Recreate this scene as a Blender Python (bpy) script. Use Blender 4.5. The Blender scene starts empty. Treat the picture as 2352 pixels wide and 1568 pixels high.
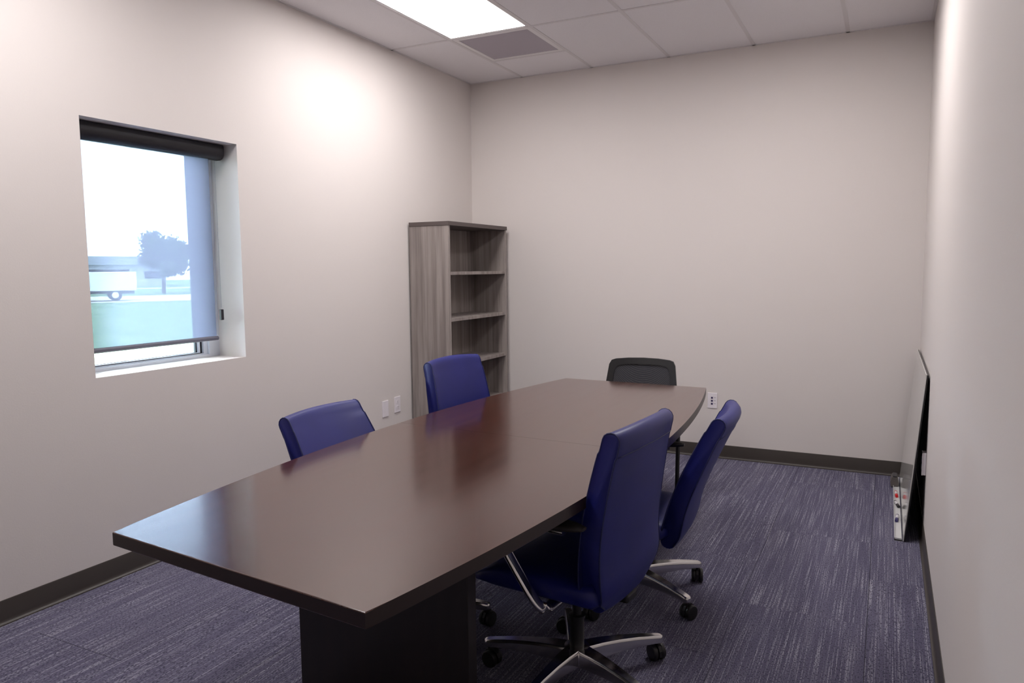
import bpy, bmesh, math, random
from mathutils import Vector, Matrix
random.seed(7)
S = bpy.context.scene
COL = S.collection

# ------------------------------------------------------------------ camera
YAW, PITCH, ROLL = -0.46711974, 0.09741665, -0.00987474
F_PX, CAM = 1707.4516, Vector((3.22549479, -5.65531963, 1.44628504))
fw = Vector((math.sin(YAW)*math.cos(PITCH), math.cos(YAW)*math.cos(PITCH), -math.sin(PITCH)))
rt = Vector((math.cos(YAW), -math.sin(YAW), 0)); up = rt.cross(fw)
rt2 = rt*math.cos(ROLL) + up*math.sin(ROLL); up2 = -rt*math.sin(ROLL) + up*math.cos(ROLL)
cd = bpy.data.cameras.new('camera'); cam = bpy.data.objects.new('camera', cd); COL.objects.link(cam)
M = Matrix((rt2, up2, -fw)).transposed().to_4x4(); M.translation = CAM
cam.matrix_world = M
cd.sensor_width = 36.0; cd.lens = F_PX/2352*36.0; cd.clip_start = 0.02; cd.clip_end = 500
S.camera = cam

# ------------------------------------------------------------------ world: bright overcast sky
world = bpy.data.worlds.new('overcast_sky'); S.world = world; world.use_nodes = True
bg = world.node_tree.nodes['Background']
bg.inputs['Color'].default_value = (0.82, 0.90, 1.0, 1); bg.inputs['Strength'].default_value = 20.0

# exposure
S.view_settings.view_transform = 'Standard'; S.view_settings.look = 'None'
S.view_settings.exposure = 0.46; S.view_settings.gamma = 1.0; S.view_settings.use_curve_mapping = False
PANEL_STRENGTH = 11.3

# ------------------------------------------------------------------ room measures
W, H, D0 = 3.438, 3.007, -6.5        # width, ceiling height, y of the wall behind the camera (back wall is y = 0)
G0, TS, YV = 0.492, 0.61, -1.137     # ceiling grid
WY0, WY1, WZ0, WZ1 = -3.500, -2.603, 0.966, 2.143   # window opening in the left wall

# ------------------------------------------------------------------ helpers
def lin(r, g, b):
    f = lambda c: (c/255/12.92) if c/255 <= 0.04045 else ((c/255+0.055)/1.055)**2.4
    return (f(r), f(g), f(b), 1)

MATS = {}
def mat(name, color, rough=0.5, metal=0.0, spec=0.5, coat=0.0):
    m = bpy.data.materials.new(name); m.use_nodes = True
    b = m.node_tree.nodes['Principled BSDF']
    b.inputs['Base Color'].default_value = color; b.inputs['Roughness'].default_value = rough
    b.inputs['Metallic'].default_value = metal; b.inputs['Specular IOR Level'].default_value = spec
    b.inputs['Coat Weight'].default_value = coat; b.inputs['Coat Roughness'].default_value = 0.13
    MATS[name] = m
    return m
class NT:
    def __init__(s, m): s.t = m.node_tree; s.b = s.t.nodes['Principled BSDF']
    def n(s, typ, **kw):
        x = s.t.nodes.new(typ)
        for k, v in kw.items():
            if k in x.inputs: x.inputs[k].default_value = v
            else: setattr(x, k, v)
        return x
    def l(s, a, b): s.t.links.new(a, b)
    def coords(s, scale, space='Object'):
        tc = s.n('ShaderNodeTexCoord'); mp = s.n('ShaderNodeMapping'); mp.inputs['Scale'].default_value = scale
        s.l(tc.outputs[space], mp.inputs['Vector']); return mp.outputs['Vector']
    def noise(s, vec, scale=1.0, detail=3.0, rough=0.5):
        x = s.n('ShaderNodeTexNoise', Scale=scale, Detail=detail, Roughness=rough); s.l(vec, x.inputs['Vector']); return x.outputs['Fac']
    def ramp(s, fac, stops):
        r = s.n('ShaderNodeValToRGB'); e = r.color_ramp.elements
        while len(e) < len(stops): e.new(0.5)
        for q, (p, c) in zip(e, stops): q.position = p; q.color = c
        s.l(fac, r.inputs['Fac']); return r.outputs['Color']
    def bump(s, fac, strength, dist=0.002):
        b = s.n('ShaderNodeBump', Strength=strength, Distance=dist); s.l(fac, b.inputs['Height']); s.l(b.outputs['Normal'], s.b.inputs['Normal'])

def obj(name, bm, m, parent=None, smooth=False, **props):
    me = bpy.data.meshes.new(name)
    bmesh.ops.recalc_face_normals(bm, faces=bm.faces)
    bm.to_mesh(me); bm.free()
    if smooth:
        for p in me.polygons: p.use_smooth = True
    me.materials.append(MATS[m] if isinstance(m, str) else m)
    o = bpy.data.objects.new(name, me); COL.objects.link(o)
    if parent: o.parent = parent
    for k, v in props.items(): o[k] = v
    return o
def auto(o, deg=40):
    me = o.data
    for p in me.polygons: p.use_smooth = True
    me.set_sharp_from_angle(angle=math.radians(deg)); return o
def thing(name, label, cat, loc=(0, 0, 0), rz=0, group=None):
    o = bpy.data.objects.new(name, None); COL.objects.link(o); o.empty_display_size = 0.1
    o.location = loc; o.rotation_euler = (0, 0, rz); o['label'] = label; o['category'] = cat
    if group: o['group'] = group
    return o
def box(bm, x0, x1, y0, y1, z0, z1, bev=0, seg=2):
    r = bmesh.ops.create_cube(bm, size=1.0)
    vs = r['verts']
    bmesh.ops.scale(bm, verts=vs, vec=(x1-x0, y1-y0, z1-z0))
    bmesh.ops.translate(bm, verts=vs, vec=((x0+x1)/2, (y0+y1)/2, (z0+z1)/2))
    if bev:
        es = list({e for v in vs for e in v.link_edges})
        bmesh.ops.bevel(bm, geom=es, offset=bev, segments=seg, profile=0.5, affect='EDGES')
def B(*a, **k): bm = bmesh.new(); box(bm, *a, **k); return bm
def loft(bm, rings, closed=True, caps=True):
    R = [[bm.verts.new(p) for p in ring] for ring in rings]
    n = len(R[0])
    for a, b in zip(R, R[1:]):
        for i in range(n if closed else n-1):
            j = (i+1) % n
            bm.faces.new((a[i], a[j], b[j], b[i]))
    if caps and closed:
        bm.faces.new(list(reversed(R[0]))); bm.faces.new(R[-1])
    return R
def tube(bm, pts, rad, n=8, squash=1.0):
    pts = [Vector(p) for p in pts]; rings = []
    prev = None
    for i, p in enumerate(pts):
        t = (pts[min(i+1, len(pts)-1)] - pts[max(i-1, 0)]).normalized()
        if prev is None:
            a = Vector((0, 0, 1)) if abs(t.z) < 0.9 else Vector((1, 0, 0))
            u = t.cross(a).normalized()
        else: u = (prev - t*prev.dot(t)).normalized()
        prev = u; v = t.cross(u)
        r = rad[i] if isinstance(rad, (list, tuple)) else rad
        rings.append([p + u*(math.cos(2*math.pi*k/n)*r) + v*(math.sin(2*math.pi*k/n)*r*squash) for k in range(n)])
    loft(bm, rings)
def lathe(bm, prof, n=24, center=(0, 0), axis='z'):
    rings = []
    for r, z in prof:
        ring = []
        for k in range(n):
            a = 2*math.pi*k/n
            q = (r*math.cos(a), r*math.sin(a), z)
            if axis == 'y': q = (q[0], q[2], q[1])
            elif axis == 'x': q = (q[2], q[0], q[1])
            ring.append(q)
        rings.append(ring)
    loft(bm, rings)
def smoothpath(ctrl, n=8):
    P = [Vector(c) for c in ctrl]; P = [2*P[0]-P[1]] + P + [2*P[-1]-P[-2]]; out = []
    for i in range(1, len(P)-2):
        for k in range(n):
            t = k/n; a, b, c, d = P[i-1:i+3]
            out.append(0.5*((2*b) + (c-a)*t + (2*a-5*b+4*c-d)*t*t + (3*b-a-3*c+d)*t**3))
    out.append(P[-2]); return out
def copy_tree(o, parent=None):
    c = o.copy(); COL.objects.link(c); c.parent = parent
    for ch in list(o.children): copy_tree(ch, c)
    return c

# ------------------------------------------------------------------ materials
m = mat('wall_paint', lin(217, 210, 206), 0.75, spec=0.3); t = NT(m)
v = t.coords((1, 1, 1)); t.bump(t.noise(v, 140, 2), 0.12, 0.002)
m = mat('ceiling_tile_white', lin(230, 227, 229), 0.9, spec=0.1); t = NT(m)
v = t.coords((1, 1, 1)); f = t.noise(v, 260, 3, 0.7)
t.l(t.ramp(f, [(0.30, lin(212, 208, 210)), (0.42, lin(230, 227, 229))]), t.b.inputs['Base Color']); t.bump(f, 0.25, 0.002)
mat('grid_white', lin(214, 210, 211), 0.5, spec=0.3)
mat('white_frame', lin(225, 222, 222), 0.45)
m = mat('led_diffuser', (1, 1, 1, 1), 0.5); b = m.node_tree.nodes['Principled BSDF']
b.inputs['Emission Color'].default_value = (1.0, 0.962, 0.962, 1); b.inputs['Emission Strength'].default_value = PANEL_STRENGTH
m = mat('vent_grey', lin(134, 128, 134), 0.6, spec=0.3); t = NT(m)
v = t.coords((1, 1, 1)); vo = t.n('ShaderNodeTexVoronoi', Scale=170.0); vo.inputs['Randomness'].default_value = 0.0; t.l(v, vo.inputs['Vector'])
t.l(t.ramp(vo.outputs['Distance'], [(0.28, lin(118, 112, 119)), (0.36, lin(176, 169, 177))]), t.b.inputs['Base Color'])
mat('cove_base', lin(62, 56, 52), 0.45, spec=0.5)
mat('carpet_backing', lin(48, 46, 58), 0.95, spec=0.1)
m = mat('carpet', lin(84, 82, 108), 0.95, spec=0.1); t = NT(m)
tc = t.n('ShaderNodeTexCoord'); oi = t.n('ShaderNodeObjectInfo')
ad = t.n('ShaderNodeVectorMath', operation='MULTIPLY_ADD'); cb = t.n('ShaderNodeCombineXYZ')
for k in range(3): t.l(oi.outputs['Random'], cb.inputs[k])
t.l(cb.outputs[0], ad.inputs[0]); ad.inputs[1].default_value = (37.0, 61.0, 13.0); t.l(tc.outputs['Object'], ad.inputs[2])
def cmap(s):
    mp = t.n('ShaderNodeMapping'); mp.inputs['Scale'].default_value = s; t.l(ad.outputs[0], mp.inputs['Vector']); return mp.outputs['Vector']
band = t.noise(cmap((14, 0.7, 1)), 1, 2)
thr = t.noise(cmap((210, 2.4, 1)), 1, 1, 0.4)
dash = t.noise(cmap((210, 110, 1)), 1, 1, 0.4)
base = t.ramp(band, [(0.30, lin(91, 88, 108)), (0.52, lin(98, 95, 115)), (0.70, lin(106, 103, 121))])
# light threads: where the stripe noise is high; broken into stitches by the dash noise
mu = t.n('ShaderNodeMath', operation='MULTIPLY'); t.l(t.ramp(thr, [(0.50, (0, 0, 0, 1)), (0.74, (1, 1, 1, 1))]), mu.inputs[0])
t.l(t.ramp(dash, [(0.36, (0.15, 0.15, 0.15, 1)), (0.56, (1, 1, 1, 1))]), mu.inputs[1])
mx = t.n('ShaderNodeMix', data_type='RGBA'); t.l(mu.outputs[0], mx.inputs['Factor']); t.l(base, mx.inputs['A']); mx.inputs['B'].default_value = lin(156, 154, 166)
dk = t.n('ShaderNodeMix', data_type='RGBA', blend_type='MULTIPLY'); dk.inputs['Factor'].default_value = 1
t.l(mx.outputs['Result'], dk.inputs['A']); t.l(t.ramp(dash, [(0.30, (0.45, 0.45, 0.48, 1)), (0.50, (1, 1, 1, 1))]), dk.inputs['B'])
t.l(dk.outputs['Result'], t.b.inputs['Base Color']); t.bump(dash, 0.5, 0.003)
m = mat('table_laminate', lin(60, 31, 24), 0.2, spec=0.6, coat=0.40); t = NT(m)
v = t.coords((30, 1.6, 30)); f = t.noise(v, 1, 5, 0.6)
t.l(t.ramp(f, [(0.3, lin(58, 25, 17)), (0.55, lin(67, 31, 21)), (0.75, lin(74, 36, 25))]), t.b.inputs['Base Color'])
t.l(t.ramp(f, [(0.3, (0.14,)*3+(1,)), (0.7, (0.18,)*3+(1,))]), t.b.inputs['Roughness'])
mat('table_edge', lin(36, 20, 17), 0.35)
m = mat('table_base', lin(44, 27, 23), 0.4); t = NT(m)
f = t.noise(t.coords((30, 30, 2)), 1, 4); t.l(t.ramp(f, [(0.3, lin(22, 14, 13)), (0.7, lin(30, 19, 17))]), t.b.inputs['Base Color'])
m = mat('grey_woodgrain', lin(120, 111, 102), 0.5, spec=0.35); t = NT(m)
f = t.noise(t.coords((26, 26, 0.9)), 1, 5, 0.62); g = t.noise(t.coords((160, 160, 3)), 1, 2)
t.l(t.ramp(f, [(0.28, lin(113, 104, 101)), (0.48, lin(139, 130, 126)), (0.62, lin(157, 148, 143)), (0.75, lin(125, 116, 112))]), t.b.inputs['Base Color']); t.bump(g, 0.08)
mat('shelf_top_espresso', lin(84, 74, 72), 0.45)
m = mat('blue_leather', lin(23, 29, 108), 0.44, spec=0.5); t = NT(m)
v = t.coords((1, 1, 1)); t.bump(t.noise(v, 420, 2), 0.10, 0.001)
f = t.noise(v, 5, 2); t.l(t.ramp(f, [(0.3, lin(21, 27, 104)), (0.7, lin(25, 31, 114))]), t.b.inputs['Base Color'])
mat('leather_seam', lin(30, 36, 88), 0.5)
m = mat('polished_aluminium', (0.72, 0.71, 0.70, 1), 0.16, metal=1.0); t = NT(m)
t.l(t.ramp(t.noise(t.coords((40, 40, 40)), 1, 2), [(0.3, (0.13,)*3+(1,)), (0.7, (0.2,)*3+(1,))]), t.b.inputs['Roughness'])
mat('black_plastic', lin(24, 23, 25), 0.45)
mat('black_pad', lin(34, 29, 28), 0.55)
mat('black_steel', lin(22, 22, 24), 0.4, spec=0.5)
mat('black_fabric', lin(36, 36, 40), 0.9, spec=0.2)
m = mat('mesh_fabric', lin(52, 52, 57), 0.8, spec=0.2); t = NT(m)
v = t.coords((1, 1, 1)); vo = t.n('ShaderNodeTexVoronoi', Scale=330.0); vo.inputs['Randomness'].default_value = 0.0; t.l(v, vo.inputs['Vector'])
t.l(t.ramp(vo.outputs['Distance'], [(0.16, (0.55,)*3+(1,)), (0.26, (1, 1, 1, 1))]), t.b.inputs['Alpha'])
mat('white_plastic', lin(232, 226, 230), 0.35)
mat('dark_port', lin(48, 38, 82), 0.4)
mat('slot_dark', lin(70, 66, 70), 0.6)
# window
m = mat('window_aluminium', lin(226, 229, 236), 0.4, metal=0.0)
def glass_mat():
    m = bpy.data.materials.new('window_glass'); m.use_nodes = True; nt = m.node_tree; nt.nodes.clear()
    o = nt.nodes.new('ShaderNodeOutputMaterial'); mx = nt.nodes.new('ShaderNodeMixShader'); lw = nt.nodes.new('ShaderNodeFresnel'); lw.inputs['IOR'].default_value = 1.45
    tr = nt.nodes.new('ShaderNodeBsdfTransparent'); tr.inputs['Color'].default_value = (0.92, 0.96, 0.97, 1)
    gl = nt.nodes.new('ShaderNodeBsdfGlossy'); gl.inputs['Roughness'].default_value = 0.02
    nt.links.new(lw.outputs[0], mx.inputs[0]); nt.links.new(tr.outputs[0], mx.inputs[1]); nt.links.new(gl.outputs[0], mx.inputs[2]); nt.links.new(mx.outputs[0], o.inputs[0])
    MATS['window_glass'] = m
def screen_mat():
    # woven solar-screen cloth: a fine open weave, part see-through, part light-scattering
    m = bpy.data.materials.new('solar_screen'); m.use_nodes = True; nt = m.node_tree; nt.nodes.clear()
    o = nt.nodes.new('ShaderNodeOutputMaterial'); mx = nt.nodes.new('ShaderNodeMixShader'); mx.inputs[0].default_value = 0.70
    tr = nt.nodes.new('ShaderNodeBsdfTransparent'); tr.inputs['Color'].default_value = (0.86, 0.93, 1.0, 1)
    tl = nt.nodes.new('ShaderNodeBsdfTranslucent'); tl.inputs['Color'].default_value = (0.215, 0.215, 0.285, 1)
    df = nt.nodes.new('ShaderNodeBsdfDiffuse'); df.inputs['Color'].default_value = (0.30, 0.31, 0.36, 1)
    m2 = nt.nodes.new('ShaderNodeMixShader'); m2.inputs[0].default_value = 0.3
    nt.links.new(tl.outputs[0], m2.inputs[1]); nt.links.new(df.outputs[0], m2.inputs[2])
    nt.links.new(tr.outputs[0], mx.inputs[1]); nt.links.new(m2.outputs[0], mx.inputs[2]); nt.links.new(mx.outputs[0], o.inputs[0])
    MATS['solar_screen'] = m
glass_mat(); screen_mat()
mat('shade_black', lin(36, 35, 42), 0.5)
mat('shade_bar', lin(96, 96, 108), 0.5)
mat('chain_grey', lin(130, 130, 140), 0.4)
# glass board
m = mat('board_glass', lin(196, 194, 190), 0.08, spec=0.6)
mat('board_edge', lin(20, 20, 22), 0.3)
mat('tray_white', lin(206, 206, 206), 0.35)
mat('eraser_grey', lin(92, 86, 84), 0.8)
mat('marker_white', lin(228, 226, 228), 0.35)
mat('marker_red', lin(206, 24, 30), 0.4)
mat('marker_black', lin(44, 42, 46), 0.4)
mat('marker_navy', lin(62, 56, 108), 0.4)
# outdoors
m = mat('grass', lin(112, 136, 104), 0.95, spec=0.1); t = NT(m)
t.l(t.ramp(t.noise(t.coords((1, 1, 1)), 1.5, 5), [(0.3, lin(96, 124, 92)), (0.7, lin(128, 148, 116))]), t.b.inputs['Base Color'])
mat('asphalt_pale', lin(196, 192, 186), 0.9)
mat('building_wall', lin(164, 166, 168), 0.8)
mat('building_roof', lin(150, 153, 158), 0.8)
mat('truck_white', lin(226, 228, 228), 0.3)
mat('tyre', lin(30, 30, 32), 0.8)
mat('truck_glass', lin(44, 48, 56), 0.15)
mat('bark', lin(70, 58, 48), 0.9)
m = mat('tree_leaf', lin(52, 66, 50), 0.8); t = NT(m)
t.l(t.ramp(t.noise(t.coords((1, 1, 1)), 2.0, 4), [(0.3, lin(42, 56, 42)), (0.7, lin(66, 82, 58))]), t.b.inputs['Base Color'])

# ------------------------------------------------------------------ structure
# floor slab with carpet planks as its pieces
floor = obj('floor', B(-0.3, W+0.3, D0-0.3, 0.3, -0.12, -0.006), 'carpet_backing', kind='structure')
CX = [W, 3.2, 2.7, 2.2, 1.7, 1.2, 0.7, 0.2, 0.0]
gap = 0.0006
tile_meshes = {}
for ci in range(len(CX)-1):
    x1, x0 = CX[ci], CX[ci+1]
    ys = [-0.45 - k for k in range(7)] if ci % 2 else [-0.95 - k for k in range(6)]
    ys = [0.0] + [y for y in ys if y > D0] + [D0]
    for ya, yb in zip(ys, ys[1:]):
        w, l = x1-x0-2*gap, ya-yb-2*gap
        key = (round(w, 4), round(l, 4))
        if key not in tile_meshes:
            bm = B(-w/2, w/2, -l/2, l/2, -0.006, 0.0, bev=0.0012, seg=1)
            o = obj('carpet_tile', bm, 'carpet', floor); tile_meshes[key] = o.data
        else:
            o = bpy.data.objects.new('carpet_tile', tile_meshes[key]); COL.objects.link(o); o.parent = floor
        o.location = ((x0+x1)/2, (ya+yb)/2, 0)

# walls
bm = bmesh.new()
box(bm, -0.30, 0, D0-0.15, WY0, 0, H+0.1); box(bm, -0.30, 0, WY1, 0.15, 0, H+0.1)
box(bm, -0.30, 0, WY0, WY1, 0, WZ0); box(bm, -0.30, 0, WY0, WY1, WZ1, H+0.1)
obj('wall_left', bm, 'wall_paint', kind='structure')
obj('wall_back', B(0, W, 0, 0.15, 0, H+0.1), 'wall_paint', kind='structure')
obj('wall_right', B(W, W+0.15, D0-0.15, 0.15, 0, H+0.1), 'wall_paint', kind='structure')
obj('wall_front', B(0, W, D0-0.15, D0, 0, H+0.1), 'wall_paint', kind='structure')

# rubber cove base
def cove(name, a, b, nrm):
    prof = [(0.0, 0.0), (0.016, 0.0), (0.0155, 0.004), (0.010, 0.0065), (0.0060, 0.012), (0.0045, 0.022), (0.004, 0.098), (0.0025, 0.1015), (0.0, 0.102)]
    a, b, nrm = Vector(a), Vector(b), Vector(nrm); bm = bmesh.new()
    loft(bm, [[p + nrm*d + Vector((0, 0, z)) for d, z in prof] for p in (a, b)])
    o = obj(name, bm, 'cove_base', kind='structure'); return auto(o, 50)
cove('baseboard_left', (0, D0, 0), (0, 0, 0), (1, 0, 0))
cove('baseboard_back', (0.004, 0, 0), (W-0.004, 0, 0), (0, -1, 0))
cove('baseboard_right', (W, D0, 0), (W, 0, 0), (-1, 0, 0))
cove('baseboard_front', (0.004, D0, 0), (W-0.004, D0, 0), (0, 1, 0))

# suspended ceiling: deck above, lay-in tiles, T-bars
ceil = obj('ceiling', B(-0.3, W+0.15, D0-0.15, 0.15, H+0.1, H+0.16), 'ceiling_tile_white', kind='structure')
gx = [0.0] + [G0+TS*k for k in range(5)] + [W]
gy = [0.0] + [YV-1.22*k for k in range(5)]
gy = [y for y in gy if y > D0+0.1] + [D0]
LIGHT_CELLS = {(1, 1), (1, 3), (4, 1)}
VY = YV + 0.61                     # cross tee between the air grille and the cut tile
def ctile(x0, x1, y0, y1):
    obj('ceiling_tile', B(x0+0.006, x1-0.006, y0+0.006, y1-0.006, H+0.0015, H+0.017), 'ceiling_tile_white', ceil)
for i in range(len(gx)-1):
    for j in range(len(gy)-1):
        if (i, j) in LIGHT_CELLS: continue
        if (i, j) == (1, 0): ctile(gx[1], gx[2], VY, 0.0); continue
        ctile(gx[i], gx[i+1], gy[j+1], gy[j])
def gbar(x0, x1, y0, y1, name='grid_bar'):
    bm = bmesh.new(); box(bm, x0, x1, y0, y1, H-0.001, H+0.0014)
    if x1-x0 < y1-y0: box(bm, (x0+x1)/2-0.001, (x0+x1)/2+0.001, y0, y1, H+0.0014, H+0.035)
    else: box(bm, x0, x1, (y0+y1)/2-0.001, (y0+y1)/2+0.001, H+0.0014, H+0.035)
    obj(name, bm, 'grid_white', ceil)
hb = 0.012
for x in gx[1:-1]: gbar(x-hb, x+hb, D0, 0)
for i in range(len(gx)-1):
    for y in gy[1:-1]:
        gbar(gx[i]+(hb if i else 0), gx[i+1]-(hb if i < len(gx)-2 else 0), y-hb, y+hb)
gbar(gx[1]+hb, gx[2]-hb, VY-hb, VY+hb)
gbar(0, 0.02, D0, 0, 'wall_angle'); gbar(W-0.02, W, D0, 0, 'wall_angle'); gbar(0.02, W-0.02, -0.02, 0, 'wall_angle'); gbar(0.02, W-0.02, D0, D0+0.02, 'wall_angle')

# LED troffers
def led(i, y0, y1, label):
    cx, cy = (gx[i]+gx[i+1])/2, (y0+y1)/2; w, l = TS/2-hb-0.001, (y1-y0)/2-hb-0.001
    o = thing('ceiling_light', label, 'ceiling light', (cx, cy, H))
    bm = bmesh.new(); f = 0.012
    box(bm, -w, -w+f, -l, l, 0.001, 0.03); box(bm, w-f, w, -l, l, 0.001, 0.03); box(bm, -w+f, w-f, -l, -l+f, 0.001, 0.03); box(bm, -w+f, w-f, l-f, l, 0.001, 0.03)
    obj('frame', bm, 'white_frame', o)
    obj('housing', B(-w, w, -l, l, 0.03, 0.09), 'white_frame', o)
    obj('diffuser', B(-w+f, w-f, -l+f, l-f, 0.016, 0.024), 'led_diffuser', o)
led(1, gy[2], gy[1], 'glowing white flat LED ceiling panel beside the grey air grille')
led(1, gy[4], gy[3], 'white LED ceiling panel beside the window wall, over the pedestal end of the table')
led(4, gy[2], gy[1], 'white LED ceiling panel above the leaning glass board')

# return air grille
cx = (gx[1]+gx[2])/2; cy = (YV+VY)/2; h = TS/2-hb-0.001
o = thing('air_grille', 'square grey perforated return air grille in white ceiling frame', 'air vent', (cx, cy, H))
f = 0.030
bm = bmesh.new()
box(bm, -h, -h+f, -h, h, 0, 0.012); box(bm, h-f, h, -h, h, 0, 0.012); box(bm, -h+f, h-f, -h, -h+f, 0, 0.012); box(bm, -h+f, h-f, h-f, h, 0, 0.012)
obj('frame', bm, 'white_frame', o)
obj('perforated_plate', B(-h+f, h-f, -h+f, h-f, 0.004, 0.007), 'vent_grey', o)
obj('plenum_box', B(-h+0.01, h-0.01, -h+0.01, h-0.01, 0.0125, 0.09), 'black_steel', o)

# ------------------------------------------------------------------ window
cyw, czw = (WY0+WY1)/2, (WZ0+WZ1)/2
def ring(x0, x1, inset0, inset1):
    bm = bmesh.new(); a0, a1, c0, c1 = WY0+inset0, WY1-inset0, WZ0+inset0, WZ1-inset0; d = inset1-inset0
    c0 = WZ0+inset0*0.22; c1 = WZ1-inset0*0.22; db = d*0.22; box(bm, x0, x1, a0, a0+d, c0, c1); box(bm, x0, x1, a1-d, a1, c0, c1); box(bm, x0, x1, a0+d, a1-d, c0, c0+db); box(bm, x0, x1, a0+d, a1-d, c1-db, c1)
    return bm
mat('gasket_grey', lin(46, 48, 58), 0.6)
win = obj('window_1', ring(-0.285, -0.205, 0.0, 0.070), 'window_aluminium', kind='structure')
obj('sash', ring(-0.275, -0.222, 0.070, 0.098), 'window_aluminium', win)
obj('gasket', ring(-0.268, -0.236, 0.098, 0.116), 'gasket_grey', win)
obj('glazing_bead', ring(-0.264, -0.230, 0.116, 0.127), 'window_aluminium', win)
obj('gasket', ring(-0.258, -0.242, 0.127, 0.136), 'gasket_grey', win)
obj('window_pane', B(-0.253, -0.247, WY0+0.13, WY1-0.13, WZ0+0.0295, WZ1-0.0295), 'window_glass', win)

# roller shade
sh = thing('roller_shade', 'lowered see-through solar roller shade with black headrail in the window', 'window blind', (-0.115, cyw, WZ1))
y0, y1 = WY0-cyw+0.012, WY1-cyw-0.022
bm = bmesh.new()
prof = [(0.036, 0.0), (0.040, -0.010), (0.042, -0.035), (0.038, -0.058), (0.026, -0.074), (0.010, -0.080), (-0.02, -0.080), (-0.036, -0.074), (-0.036, 0.0)]
loft(bm, [[(px, y, pz-0.003) for px, pz in prof] for y in (y0, y1)])
auto(obj('headrail', bm, 'shade_black', sh), 50)
fy0, fy1 = y0+0.02, -2.700-cyw
obj('shade_cloth', B(-0.0005, 0.0005, fy0, fy1, 1.082-WZ1, -0.060), 'solar_screen', sh)
bm = bmesh.new(); tube(bm, [(0, fy0-0.004, 1.078-WZ1), (0, fy1+0.006, 1.078-WZ1)], 0.0125, 14)
auto(obj('hem_bar', bm, 'shade_bar', sh), 50)
ch = bmesh.new(); yc = -2.662-cyw
for k in range(110):
    z = -0.075 - k*0.0075
    r = bmesh.ops.create_icosphere(ch, subdivisions=1, radius=0.0022); bmesh.ops.translate(ch, verts=r['verts'], vec=(0.005, yc, z))
chain = obj('bead_chain', ch, 'chain_grey', sh, kind='stuff')
obj('chain_weight', B(-0.004, 0.014, yc-0.009, yc+0.009, -0.967, -0.907, bev=0.003), 'shade_black', chain)

# ------------------------------------------------------------------ conference table
TZ = 0.75; TT = 0.037
NL, NR, FL, FR = Vector((1.382, -4.405)), Vector((2.296, -4.491)), Vector((1.417, -1.311)), Vector((2.309, -1.345))
table = thing('conference_table', 'long boat-shaped dark brown wooden conference table', 'table', (1.85, -2.9, 0))
def side(a, b, bulge, t):
    d = b-a; n = Vector((-d.y, d.x)).normalized()
    return a + d*t + n*(bulge*4*t*(1-t))
def half(t0, t1):
    N = 20; L = [side(NL, FL, 0.147, t0+(t1-t0)*k/N) for k in range(N+1)]; Rr = [side(NR, FR, -0.149, t0+(t1-t0)*k/N) for k in range(N+1)]
    poly = L + Rr[::-1]; bm = bmesh.new()
    c = Vector((1.85, -2.9))
    top = [bm.verts.new((p.x-c.x, p.y-c.y, TZ)) for p in poly]; bot = [bm.verts.new((p.x-c.x, p.y-c.y, TZ-TT)) for p in poly]
    ft = bm.faces.new(top); fb = bm.faces.new(bot[::-1]); n = len(poly)
    for i in range(n): bm.faces.new((top[i], bot[i], bot[(i+1) % n], top[(i+1) % n])).material_index = 1
    es = [e for e in list(ft.edges)+list(fb.edges) if e.calc_length() < 1.05]   # not the joint between the halves
    bmesh.ops.bevel(bm, geom=list(set(es)), offset=0.0025, segments=2, profile=0.5, affect='EDGES')
    o = obj('table_top_half', bm, 'table_laminate', table); o.data.materials.append(MATS['table_edge']); return o
half(0.0, 0.4883); half(0.4888, 1.0)
def tpart(name, x0, x1, y0, y1, z0, z1, m='table_base', bev=0.002):
    return obj(name, B(x0-1.85, x1-1.85, y0+2.9, y1+2.9, z0, z1, bev=bev, seg=1), m, table)
tpart('panel_leg', 1.555, 2.190, -3.90, -3.85, 0, TZ-TT)
tpart('panel_leg', 1.555, 2.190, -1.90, -1.85, 0, TZ-TT)
tpart('support_rail', 1.852, 1.892, -3.85, -1.90, 0.60, TZ-TT)

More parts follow.
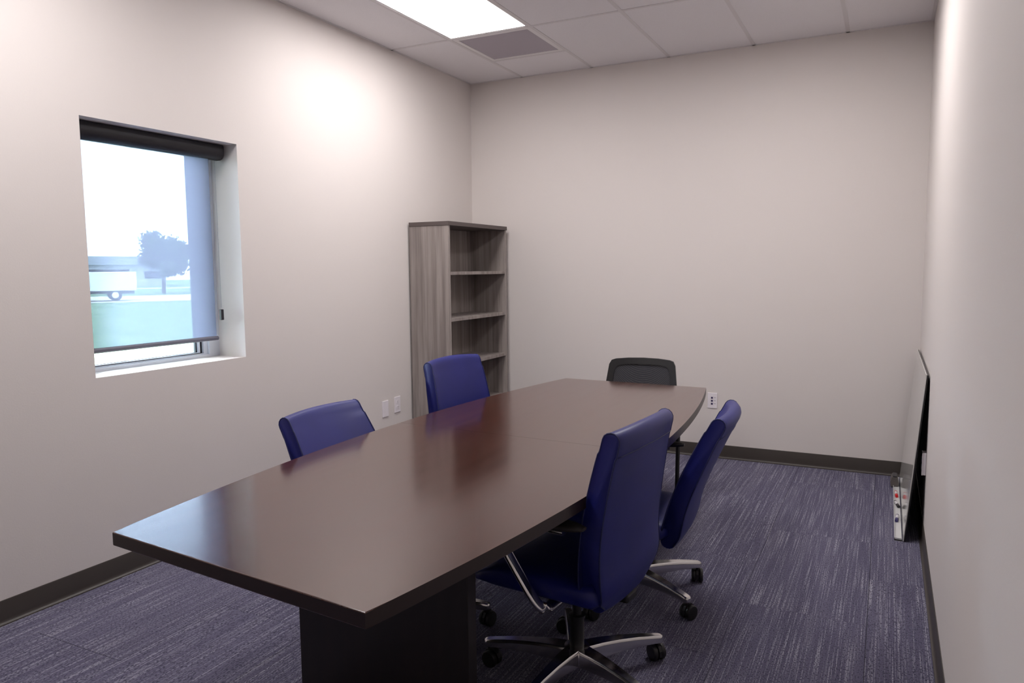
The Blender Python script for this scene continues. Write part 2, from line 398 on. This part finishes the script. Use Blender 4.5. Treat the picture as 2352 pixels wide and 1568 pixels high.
# ------------------------------------------------------------------ blue swivel chairs
def make_back(rec):
    """backrest in chair space (forward +x); rec = extra recline in radians about the tilt pivot"""
    ctrl = [(-0.178, 0.376), (-0.188, 0.45), (-0.190, 0.55), (-0.206, 0.68), (-0.236, 0.83), (-0.262, 0.935)]
    sp = [Vector((p.x, 0, p.z)) for p in smoothpath([(x, 0, z) for x, z in ctrl], 5)]
    n = len(sp)
    def lerp(tab, u):
        for (a, va), (b, vb) in zip(tab, tab[1:]):
            if u <= b:
                q = (u-a)/(b-a); q = q*q*(3-2*q); return va+(vb-va)*q
        return tab[-1][1]
    thick = lambda u: lerp([(0, 0.060), (0.2, 0.078), (0.55, 0.070), (1.0, 0.058)], u)
    width = lambda u: lerp([(0, 0.180), (0.08, 0.222), (0.24, 0.246), (0.55, 0.246), (1.0, 0.228)], u)
    piv = Vector((-0.10, 0, 0.25)); R = Matrix.Rotation(-rec, 3, 'Y')
    def normal(i):
        t = (sp[min(i+1, n-1)]-sp[max(i-1, 0)]).normalized(); return Vector((t.z, 0, -t.x)), t
    def loop(tv, shrink=1.0):
        pts = []
        def put(p, u):
            hw = width(u); y = tv*hw
            p = p + Vector((0.026*(tv**2)*(0.5+0.5*u) + 0.004*(abs(tv)**6), 0, -0.012*tv*tv if u > 0.9 else 0)); p = piv + R @ (p-piv)
            pts.append(Vector((p.x, y, p.z)))
        for i in range(n):                                   # front, upwards
            u = i/(n-1); nn, t = normal(i); put(sp[i]+nn*(thick(u)/2*shrink), u)
        nn, t = normal(n-1); r = thick(1)/2*shrink
        for k in range(1, 7): a = math.pi*k/7; put(sp[-1]+nn*(r*math.cos(a))+t*(r*math.sin(a)), 1)
        for i in range(n-1, -1, -1):
            u = i/(n-1); nn, t = normal(i); put(sp[i]-nn*(thick(u)/2*shrink), u)
        nn, t = normal(0); r = thick(0)/2*shrink
        for k in range(1, 7): a = math.pi*k/7; put(sp[0]-nn*(r*math.cos(a))-t*(r*0.8*math.sin(a)), 0)
        return pts
    ts = [-1.0, -0.992, -0.97, -0.9] + [-0.75+0.15*k for k in range(11)] + [0.9, 0.97, 0.992, 1.0]
    shr = {1.0: 0.90, 0.992: 0.965, 0.97: 1.0}
    bm = bmesh.new()
    loft(bm, [loop(tv, shr.get(abs(tv), 1.0)) for tv in ts])
    pip = []
    for tv in (-0.994, 0.994):
        P = loop(tv, 0.975); P = P[:-6]                       # open at the underside
        q = bmesh.new(); tube(q, P, 0.0028, 6); pip.append(q)
    seam = bmesh.new(); iu = n-2; nn, t = normal(iu); P = []
    for k in range(21):
        tv = -0.97+1.94*k/20; L = loop(tv, 1.0); P.append(L[n+6+2])
    tube(seam, P, 0.0022, 6)
    return bm, pip, seam
def make_chair(name, label, loc, rz, legphase, rec, dz=0.0):
    root = thing(name, label, 'office chair', (loc[0], loc[1], 0), rz, 'blue leather conference chairs')
    bm, pip, seam = make_back(rec)
    bk = auto(obj('backrest', bm, 'blue_leather', root), 48)
    [obj('piping', q, 'leather_seam', bk, True) for q in pip]; obj('stitch_seam', seam, 'leather_seam', bk, True)
    # seat cushion with waterfall front
    bm = bmesh.new(); rings = []
    for k in range(17):
        u = k/16; x = -0.20+0.49*u
        e = min(1, math.sin(math.pi*min(max(u, 0.0), 1))*6)**0.5 if 0 < u < 1 else 0.25
        hw = 0.245*(0.82+0.18*e); zt = 0.462-0.055*max(0, (u-0.72)/0.28)**2; zb = 0.372+0.02*max(0, (u-0.8)/0.2)
        mid, hh = (zt+zb)/2, (zt-zb)/2*(0.45+0.55*e)
        r = []
        for q in range(28):
            a = 2*math.pi*q/28; c, s = math.cos(a), math.sin(a)
            r.append((x, math.copysign(abs(c)**0.42, c)*hw, mid+math.copysign(abs(s)**0.5, s)*hh))
        rings.append(r)
    loft(bm, rings); st = auto(obj('seat', bm, 'blue_leather', root), 60)
    # tilt mechanism, column, hub
    bm = bmesh.new(); box(bm, -0.13, 0.11, -0.085, 0.085, 0.325, 0.378, bev=0.012); box(bm, -0.21, -0.10, -0.04, 0.04, 0.335, 0.365, bev=0.008)
    tube(bm, [(0.02, -0.08, 0.35), (0.02, -0.21, 0.35)], 0.006, 8)
    obj('tilt_mechanism', bm, 'black_plastic', root)
    bm = bmesh.new(); lathe(bm, [(0.0, 0.055), (0.026, 0.055), (0.026, 0.225), (0.030, 0.227), (0.030, 0.235), (0.016, 0.237), (0.016, 0.33), (0, 0.33)], 20)
    auto(obj('gas_column', bm, 'black_steel', root), 40)
    bm = bmesh.new(); lathe(bm, [(0.0275, 0.060), (0.052, 0.062), (0.055, 0.075), (0.054, 0.112), (0.046, 0.122), (0.0275, 0.124)], 28)
    auto(obj('base_hub', bm, 'polished_aluminium', root), 40)
    for k in range(5):
        a = legphase-rz+2*math.pi*k/5
        bm = bmesh.new(); rings = []
        for r, zt, zb, hw in [(0.035, 0.122, 0.063, 0.030), (0.09, 0.1235, 0.068, 0.0265), (0.16, 0.121, 0.074, 0.0225), (0.24, 0.114, 0.076, 0.0185), (0.30, 0.106, 0.074, 0.0165), (0.33, 0.101, 0.072, 0.0160), (0.341, 0.098, 0.073, 0.012), (0.345, 0.095, 0.076, 0.006)]:
            c = 0.004
            rings.append([Vector((r, y, z)) for y, z in [(-hw+c, zt), (hw-c, zt), (hw-0.001, zt-0.003), (hw+0.001, zt-0.012), (hw+0.001, zb+c), (hw-c, zb), (-hw+c, zb), (-hw-0.001, zb+c), (-hw-0.001, zt-0.012), (-hw+0.001, zt-0.003)]])
        loft(bm, rings); o = auto(obj('base_leg', bm, 'polished_aluminium', root), 35); o.rotation_euler = (0, 0, a)
        bm = bmesh.new()                                     # hood and stem
        lathe(bm, [(0.006, 0.03), (0.006, 0.080)], 10)
        for s in range(1): tube(bm, [(0.012, -0.005, 0.032), (0.012, 0.005, 0.032)], 0.024, 16)
        rings = []
        for y in (-0.0055, 0.0055):
            rings.append([Vector((0.012+0.034*math.cos(q), y, 0.031+0.036*math.sin(q))) for q in [math.radians(d) for d in (-15, 10, 40, 70, 100, 130, 160, 195)]] + [Vector((0.012, y, 0.031))])
        loft(bm, rings)
        c = obj('caster', bm, 'black_plastic', root); c.location = (0.327*math.cos(a), 0.327*math.sin(a), 0); c.rotation_euler = (0, 0, a+1.1+k*1.7)
        for s in (-1, 1):
            bm = bmesh.new()
            lathe(bm, [(0.0, s*0.007), (0.0285, s*0.007), (0.031, s*0.010), (0.031, s*0.021), (0.028, s*0.025), (0.012, s*0.026), (0, s*0.026)], 22, axis='y')
            w = auto(obj('wheel', bm, 'black_plastic', c), 40); w.location = (0.012, 0, 0.031)
    for s in (-1, 1):
        # cantilevered polished arm: flat bar from under the seat, out, then up and forward, pad on top
        ctrl = [(-0.02, 0.10, 0.362), (-0.02, 0.20, 0.362), (-0.022, 0.262, 0.368), (0.0, 0.283, 0.392), (0.055, 0.290, 0.470), (0.120, 0.292, 0.565), (0.150, 0.292, 0.617), (0.135, 0.292, 0.640), (0.07, 0.292, 0.645), (-0.11, 0.292, 0.645)]
        P = smoothpath([(x, s*y, z) for x, y, z in ctrl], 5)
        bm = bmesh.new(); n = len(P); rings = []
        for i, p in enumerate(P):
            tt = (P[min(i+1, n-1)]-P[max(i-1, 0)]).normalized()
            wv = Vector((0, 1, 0)) if i > 13 else Vector((1, 0, 0)).lerp(Vector((0, 1, 0)), max(0, min(1, (i-7)/6)))
            wv = (wv-tt*wv.dot(tt)).normalized(); nv = tt.cross(wv).normalized()
            w2, h2 = 0.020, 0.0095
            rings.append([p+wv*(w2*math.copysign(abs(math.cos(q))**0.6, math.cos(q)))+nv*(h2*math.copysign(abs(math.sin(q))**0.6, math.sin(q))) for q in [2*math.pi*k/14 for k in range(14)]])
        loft(bm, rings); arm = auto(obj('armrest', bm, 'polished_aluminium', root), 50)
        bm = bmesh.new(); rings = []
        for k in range(13):
            u = k/12; x = -0.175+0.30*u; e = max(0.05, math.sin(math.pi*(0.02+0.96*u)))**0.35
            rings.append([(x, s*0.290+math.copysign(abs(math.cos(q))**0.6, math.cos(q))*0.040*e, 0.663+math.copysign(abs(math.sin(q))**0.6, math.sin(q))*0.013*e) for q in [2*math.pi*j/16 for j in range(16)]])
        loft(bm, rings); auto(obj('arm_pad', bm, 'black_pad', arm), 60)
    for o in root.children:                                  # seat height set on the gas lift
        if o.name.split('.')[0] in ('backrest', 'seat', 'tilt_mechanism', 'armrest'): o.location.z = dz
    return root
R = math.radians
make_chair('office_chair', 'upright blue leather swivel chair across the table from the window chair', (2.290, -3.314), R(174.5), R(118), 0.0)
make_chair('office_chair', 'tilted-back blue leather swivel chair, neighbour of the leaning glass board', (2.249, -2.547), R(184.0), R(42.3), R(14), -0.045)
make_chair('office_chair', 'low tilted-back blue leather swivel chair nearest the window', (1.508, -3.230), R(1.5), R(20), R(15.5), -0.025)
make_chair('office_chair', 'upright blue leather swivel chair in front of the grey bookcase', (1.300, -2.135), R(-5.3), R(60), 0.0)

# ------------------------------------------------------------------ black mesh chair at the head of the table
mc = thing('mesh_chair', 'black mesh-back armchair at the far head of the table', 'chair', (1.826, -1.18, 0), R(-85), None)
mc['label'] = 'black mesh-back armchair at the table end, backed by the plain wall'
def mback(inset, dx=0.0):
    # outline of the backrest (y, z) rounded, flaring downwards, in chair space (forward +x)
    out = []
    def w(z): return 0.213+(0.845-z)*0.12 if z > 0.60 else 0.242-(0.60-z)*0.25
    zs = 0.845-inset; zb = 0.44+inset; r = 0.035
    pts = [(w(zb)-inset-0.03, zb), (w(zb+0.03)-inset, zb+0.03), (w(0.6)-inset, 0.60), (w(0.7)-inset, 0.70), (w(zs-r)-inset, zs-r), (w(zs)-inset-0.010, zs-0.008), (w(zs)-inset-0.035, zs), (0.10, zs+0.006), (0, zs+0.008)]
    full = pts + [(-y, z) for y, z in reversed(pts[:-1])]
    for y, z in full:
        x = -0.175-(z-0.44)*0.22+0.045*(y/0.24)**2+dx
        out.append(Vector((x, y, z)))
    return out
bm = bmesh.new(); a, b2 = mback(0.0), mback(0.040); a2, b3 = mback(0.0, -0.02), mback(0.040, -0.02)
loft(bm, [a, b2, b3, a2, a], caps=False); bmesh.ops.remove_doubles(bm, verts=bm.verts, dist=1e-5)
bf = auto(obj('back_frame', bm, 'black_plastic', mc), 40)
bm = bmesh.new(); L = mback(0.036, -0.008); n = len(L); hnum = n//2
left = L[:hnum+1]; rightp = [L[-1-k] for k in range(hnum)] + [L[hnum]]
rows = []
for p, q in zip(left, rightp):
    row = []
    for k in range(13):
        u = k/12; y = p.y+(q.y-p.y)*u; z = p.z+(q.z-p.z)*u
        row.append(bm.verts.new((-0.175-(z-0.44)*0.22+0.045*(y/0.24)**2-0.008, y, z)))
    rows.append(row)
for r0, r1 in zip(rows, rows[1:]):
    for k in range(12):
        try: bm.faces.new((r0[k], r0[k+1], r1[k+1], r1[k]))
        except ValueError: pass
bmesh.ops.remove_doubles(bm, verts=bm.verts, dist=1e-5); bmesh.ops.dissolve_degenerate(bm, dist=1e-5, edges=bm.edges)
obj('mesh_panel', bm, 'mesh_fabric', mc, True)
obj('seat', B(-0.19, 0.28, -0.265, 0.265, 0.375, 0.44, bev=0.025, seg=4), 'black_fabric', mc)
for s in (-1, 1):
    P = [(-0.12, s*0.30, 0.640), (0.06, s*0.30, 0.640), (0.115, s*0.30, 0.632), (0.135, s*0.30, 0.590), (0.150, s*0.30, 0.40), (0.172, s*0.30, 0.08), (0.165, s*0.30, 0.025), (0.11, s*0.30, 0.0125), (-0.10, s*0.30, 0.0125), (-0.30, s*0.30, 0.0125)]
    bm = bmesh.new(); tube(bm, smoothpath(P, 5), 0.0125, 10)
    obj('side_frame', bm, 'black_steel', mc, True)
    for x in (0.148,):
        bm = bmesh.new(); tube(bm, [(x, s*0.300, 0.405), (x-0.01, s*0.20, 0.405)], 0.012, 8); obj('seat_bracket', bm, 'black_steel', mc, True)
    obj('arm_pad', B(-0.12, 0.13, s*0.30-0.024, s*0.30+0.024, 0.643, 0.668, bev=0.009, seg=3), 'black_pad', mc)
bm = bmesh.new(); tube(bm, [(-0.175, -0.20, 0.47), (-0.175, 0.20, 0.47)], 0.012, 8)
for s in (-1, 1): tube(bm, [(-0.175, s*0.20, 0.47), (-0.115, s*0.300, 0.640)], 0.011, 8)
obj('back_bar', bm, 'black_steel', mc, True)

# ------------------------------------------------------------------ bookcase in the corner, back to the left wall
bk = thing('bookcase', 'tall narrow grey woodgrain bookcase with dark top and empty shelves', 'bookcase', (0.017, -0.985, 0))
BW, BD, BH, T = 0.922, 0.343, 1.797, 0.022
def bpart(name, x0, x1, y0, y1, z0, z1, m='grey_woodgrain'): return obj(name, B(x0, x1, y0, y1, z0, z1, bev=0.001, seg=1), m, bk)
bpart('side_panel', 0, BD, 0, T, 0, BH-0.03); bpart('side_panel', 0, BD, BW-T, BW, 0, BH-0.03)
bpart('top_panel', -0.0, BD+0.006, -0.004, BW+0.004, BH-0.03, BH, 'shelf_top_espresso')
bpart('back_panel', 0.0, 0.008, T, BW-T, 0.06, BH-0.03)
for z in (1.417, 1.072, 0.727, 0.382, 0.070): bpart('shelf', 0.008, BD-0.004, T, BW-T, z-0.012, z+0.012)
bpart('toe_kick', BD-0.035, BD-0.02, T, BW-T, 0, 0.058)

# ------------------------------------------------------------------ wall plates
def plate(name, label, loc, rz, cat='wall plate', box_depth=0):
    r = thing(name, label, cat, loc, rz)                     # plate lies in local xz, facing -y
    obj('face_plate', B(-0.036, 0.036, -0.006, 0, -0.059, 0.059, bev=0.0025, seg=2), 'white_plastic', r)
    if box_depth:                                            # surface-mounted back box behind the plate
        obj('mounting_box', B(-0.035, 0.035, 0.0, box_depth, -0.058, 0.058, bev=0.002, seg=1), 'white_plastic', r)
    return r
def duplex(r):
    for s in (-1, 1):
        bm = bmesh.new(); loft(bm, [[(0.017*math.copysign(abs(math.cos(q))**0.7, math.cos(q)), y, s*0.020+0.0145*math.sin(q)) for q in [2*math.pi*k/20 for k in range(20)]] for y in (-0.004, -0.0075)])
        so = obj('socket', bm, 'white_plastic', r)
        bm = bmesh.new(); box(bm, -0.0075, -0.0052, -0.0080, -0.0074, s*0.020-0.001, s*0.020+0.007); box(bm, 0.0052, 0.0075, -0.0080, -0.0074, s*0.020-0.001, s*0.020+0.007); box(bm, -0.0022, 0.0022, -0.0080, -0.0074, s*0.020-0.0085, s*0.020-0.0045)
        obj('slots', bm, 'slot_dark', so)
def screws(r, zs=(0.047, -0.047)):
    for z in zs:
        bm = bmesh.new(); lathe(bm, [(0, -0.0055), (0.003, -0.0055), (0.003, -0.0068), (0, -0.0070)], 10, axis='y'); o = obj('screw', bm, 'white_plastic', r); o.location = (0, 0, z)
p1 = plate('wall_plate', 'blank white wall plate beside the power outlet near the bookcase', (0.0, -1.317, 0.444), R(90)); screws(p1)
p2 = plate('power_outlet', 'white duplex power outlet between blank plate and grey bookcase', (0.0, -1.168, 0.452), R(90), 'outlet'); duplex(p2); screws(p2, (0.0,))
p3 = plate('data_plate', 'white wall plate with three dark square data ports', (2.072, 0.0, 0.438), 0, 'wall plate')
for k, dz in enumerate((0.021, -0.002, -0.025)):
    j = obj('port', B(-0.010, 0.004, -0.0075, -0.0055, dz-0.007, dz+0.007, bev=0.0006, seg=1), 'dark_port', p3)
    obj('port_tag', B(0.010, 0.026, -0.0064, -0.0058, dz+0.001, dz+0.003), 'slot_dark', p3)
screws(p3)
p4 = plate('power_outlet', 'white duplex outlet on the right wall behind the leaning glass board', (W-0.014, -1.31, 0.42), R(-90), 'outlet', 0.014); duplex(p4); screws(p4, (0.0,))

# ------------------------------------------------------------------ glass board leaning on the right wall
BL, BHT, BT = 1.300, 0.893, 0.012
lean = math.asin((W-0.001-BT-3.352+0.0)/BHT)
gb = thing('glass_board', 'frameless glass marker board leaning against the right wall on the floor', 'whiteboard', (3.345, -1.365, 0))
gb.rotation_euler = (0, lean, 0)
# local: x = thickness (towards the wall), y = length, z = height
obj('glass_sheet', B(0.0, 0.005, 0, BL, 0.004, BHT, bev=0.001, seg=1), 'board_glass', gb)
obj('backing_sheet', B(0.0052, BT, 0.003, BL-0.003, 0.006, BHT-0.003), 'board_edge', gb)
for y in (0.12, BL-0.12):
    for z in (0.12, BHT-0.12): obj('standoff', B(BT, BT+0.006, y-0.02, y+0.02, z-0.02, z+0.02), 'board_edge', gb)
# marker tray on the floor along the foot of the board
tr = thing('marker_tray', 'narrow pale marker tray along the foot of the glass board', 'tray', (3.306, -1.358, 0))
bm = bmesh.new(); box(bm, 0, 0.035, 0, 1.27, 0.002, 0.008); box(bm, 0, 0.003, 0, 1.27, 0.008, 0.016)
obj('tray_body', bm, 'tray_white', tr)
for y in (0.0, 1.266): obj('end_cap', B(-0.0005, 0.0355, y, y+0.004, 0, 0.017), 'tray_white', tr)
def marker(label, y, ang, mbody, mcap, tip_near=True, x=3.322):
    r = thing('dry_erase_marker', label, 'marker', (x, y, 0.017), ang, 'markers in the tray')
    bm = bmesh.new(); lathe(bm, [(0, -0.062), (0.0075, -0.062), (0.0085, -0.058), (0.0085, 0.028), (0.007, 0.03), (0, 0.03)], 16, axis='y'); auto(obj('barrel', bm, mbody, r), 40)
    bm = bmesh.new(); lathe(bm, [(0.0, -0.066), (0.0084, -0.066), (0.0089, -0.062), (0.0089, -0.028), (0, -0.028)], 16, axis='y'); auto(obj('cap', bm, mcap, r), 40)
    bm = bmesh.new(); lathe(bm, [(0.0, 0.028), (0.0086, 0.028), (0.0086, 0.040), (0.007, 0.043), (0, 0.043)], 16, axis='y'); auto(obj('end_plug', bm, mcap, r), 40)
marker('white marker with red cap lying in the tray next to the eraser', -0.50, R(2), 'marker_white', 'marker_red')
marker('white marker with black ends lying crooked in the tray', -0.72, R(9), 'marker_white', 'marker_black')
marker('white marker with dark blue cap lying in the tray', -1.00, R(-3), 'marker_white', 'marker_navy')
er = thing('board_eraser', 'dark grey felt eraser at the end of the marker tray', 'eraser', (3.318, -0.255, 0.0085))
bm = bmesh.new(); prof = [(-0.026, 0.0), (0.013, 0.0), (0.018, 0.025), (0.013, 0.060), (-0.020, 0.060), (-0.030, 0.028)]
loft(bm, [[(x, y, z) for x, z in prof] for y in (-0.055, 0.055)])
obj('felt_block', bm, 'eraser_grey', er)
obj('handle', B(-0.016, 0.009, -0.05, 0.05, 0.060, 0.068, bev=0.003), 'marker_black', er)

# ------------------------------------------------------------------ outdoors (seen through the shade)
obj('ground', B(-140, -0.32, -60, 130, -0.6, -0.3), 'grass', kind='structure')
VF, VR = Vector((-0.842, 0.54, 0)).normalized(), None
VR = Vector((VF.y, -VF.x, 0)); VR = Vector((0.54, 0.842, 0)).normalized()
org = Vector((CAM.x, CAM.y, 0))
ang = math.atan2(VR.y, VR.x)
def place(o, u, dist, z=-0.3):          # a spot on the lawn, dist metres out and u metres along the road
    q = org+VF*dist+VR*u; o.location = (q.x, q.y, z); o.rotation_euler = (0, 0, ang)
rd = obj('road', B(-60, 60, -6.5, 6.5, 0.002, 0.02), 'asphalt_pale', kind='structure'); place(rd, 0, 56.0)
rd2 = obj('far_pavement', B(-90, 90, -2, 2, 0.002, 0.02), 'asphalt_pale', kind='structure'); place(rd2, 0, 90)
bd = thing('building', 'low pale building across the road beyond the truck', 'building'); place(bd, -6, 104)
obj('wall', B(-16, 16.5, 0, 12, 0, 2.7), 'building_wall', bd); obj('roof', B(-16.4, 16.9, -0.5, 12.4, 2.7, 3.75), 'building_roof', bd)
for x in range(-14, 15, 4): obj('window', B(x, x+2.4, -0.05, 0.02, 1.0, 1.9), 'truck_glass', bd)
tk = thing('utility_truck', 'white utility truck parked on the road outside the window', 'truck'); place(tk, 1.75, 51.5, -0.28)
bm = bmesh.new(); box(bm, -3.9, 1.6, 0, 1.9, 0.45, 0.62, bev=0.03); obj('chassis', bm, 'tyre', tk)
obj('cargo_box', B(-1.9, 1.75, -0.05, 1.95, 0.62, 1.78, bev=0.04), 'truck_white', tk)
bm = bmesh.new(); loft(bm, [[(x, y, z) for x, z in [(-4.5, 0.5), (-1.95, 0.5), (-1.95, 2.05), (-3.1, 2.05), (-3.55, 1.35), (-4.5, 1.2)]] for y in (0, 1.9)]); cab = obj('cab', bm, 'truck_white', tk)
obj('side_window', B(-3.05, -2.2, -0.01, 0.02, 1.35, 1.9), 'truck_glass', cab)
obj('roof_rack', B(-1.6, 1.4, 0.1, 1.8, 1.80, 1.92), 'tyre', tk)
for x in (-3.6, 0.55):
    for y in (-0.02, 1.70):
        bm = bmesh.new(); lathe(bm, [(0, 0), (0.33, 0), (0.37, 0.05), (0.37, 0.19), (0.33, 0.22), (0, 0.22)], 24, axis='y'); wl = obj('wheel', bm, 'tyre', tk); wl.location = (x, y, 0.37)
        bm = bmesh.new(); lathe(bm, [(0, -0.01), (0.19, -0.01), (0.19, 0.02), (0, 0.02)], 18, axis='y'); obj('hubcap', bm, 'truck_white', wl)
def tree(label, u, dist, h, rad, seed):
    rnd = random.Random(seed); r = thing('tree', label, 'tree'); place(r, u, dist)
    bm = bmesh.new(); tube(bm, [(0, 0, 0), (0.05, 0, h*0.25), (0, 0.05, h*0.5), (0.1, 0, h*0.8)], [0.16, 0.12, 0.10, 0.04], 8)
    for k in range(5):
        a = k*1.3; tube(bm, [(0, 0, h*0.35), (rad*0.5*math.cos(a), rad*0.5*math.sin(a), h*0.65)], [0.07, 0.03], 6)
    obj('trunk', bm, 'bark', r)
    bm = bmesh.new(); vs = []
    blobs = [(rnd.uniform(-0.6, 0.6)*rad, rnd.uniform(-0.5, 0.5)*rad, h*(0.42+0.42*rnd.random()), rad*rnd.uniform(0.3, 0.42)) for k in range(14)]
    for k in range(5200):
        bx, by, bz, br = rnd.choice(blobs)
        d = Vector((rnd.gauss(0, 1), rnd.gauss(0, 1), rnd.gauss(0, 1))).normalized()*br*(0.55+0.5*rnd.random()); c = Vector((bx, by, bz))+d
        if c.z < h*0.26: continue
        s = 0.10+0.08*rnd.random(); a = Vector((rnd.gauss(0, 1), rnd.gauss(0, 1), rnd.gauss(0, 1))).normalized(); b = a.orthogonal().normalized(); e = a.cross(b)
        bm.faces.new([bm.verts.new(c+b*s), bm.verts.new(c+e*s*0.55), bm.verts.new(c-b*s), bm.verts.new(c-e*s*0.55)])
    for bx, by, bz, br in blobs:
        q = bmesh.ops.create_icosphere(bm, subdivisions=2, radius=br*0.72); bmesh.ops.translate(bm, verts=q['verts'], vec=(bx, by, max(bz, h*0.26+br*0.72)))
    obj('crown', bm, 'tree_leaf', r, kind='stuff')
tree('broad dark leafy tree behind the pavement outside the window', 6.6, 68, 5.1, 2.7, 3)
tree('lower dark tree beside the broad tree outside the window', 11.3, 68, 4.3, 1.9, 9)
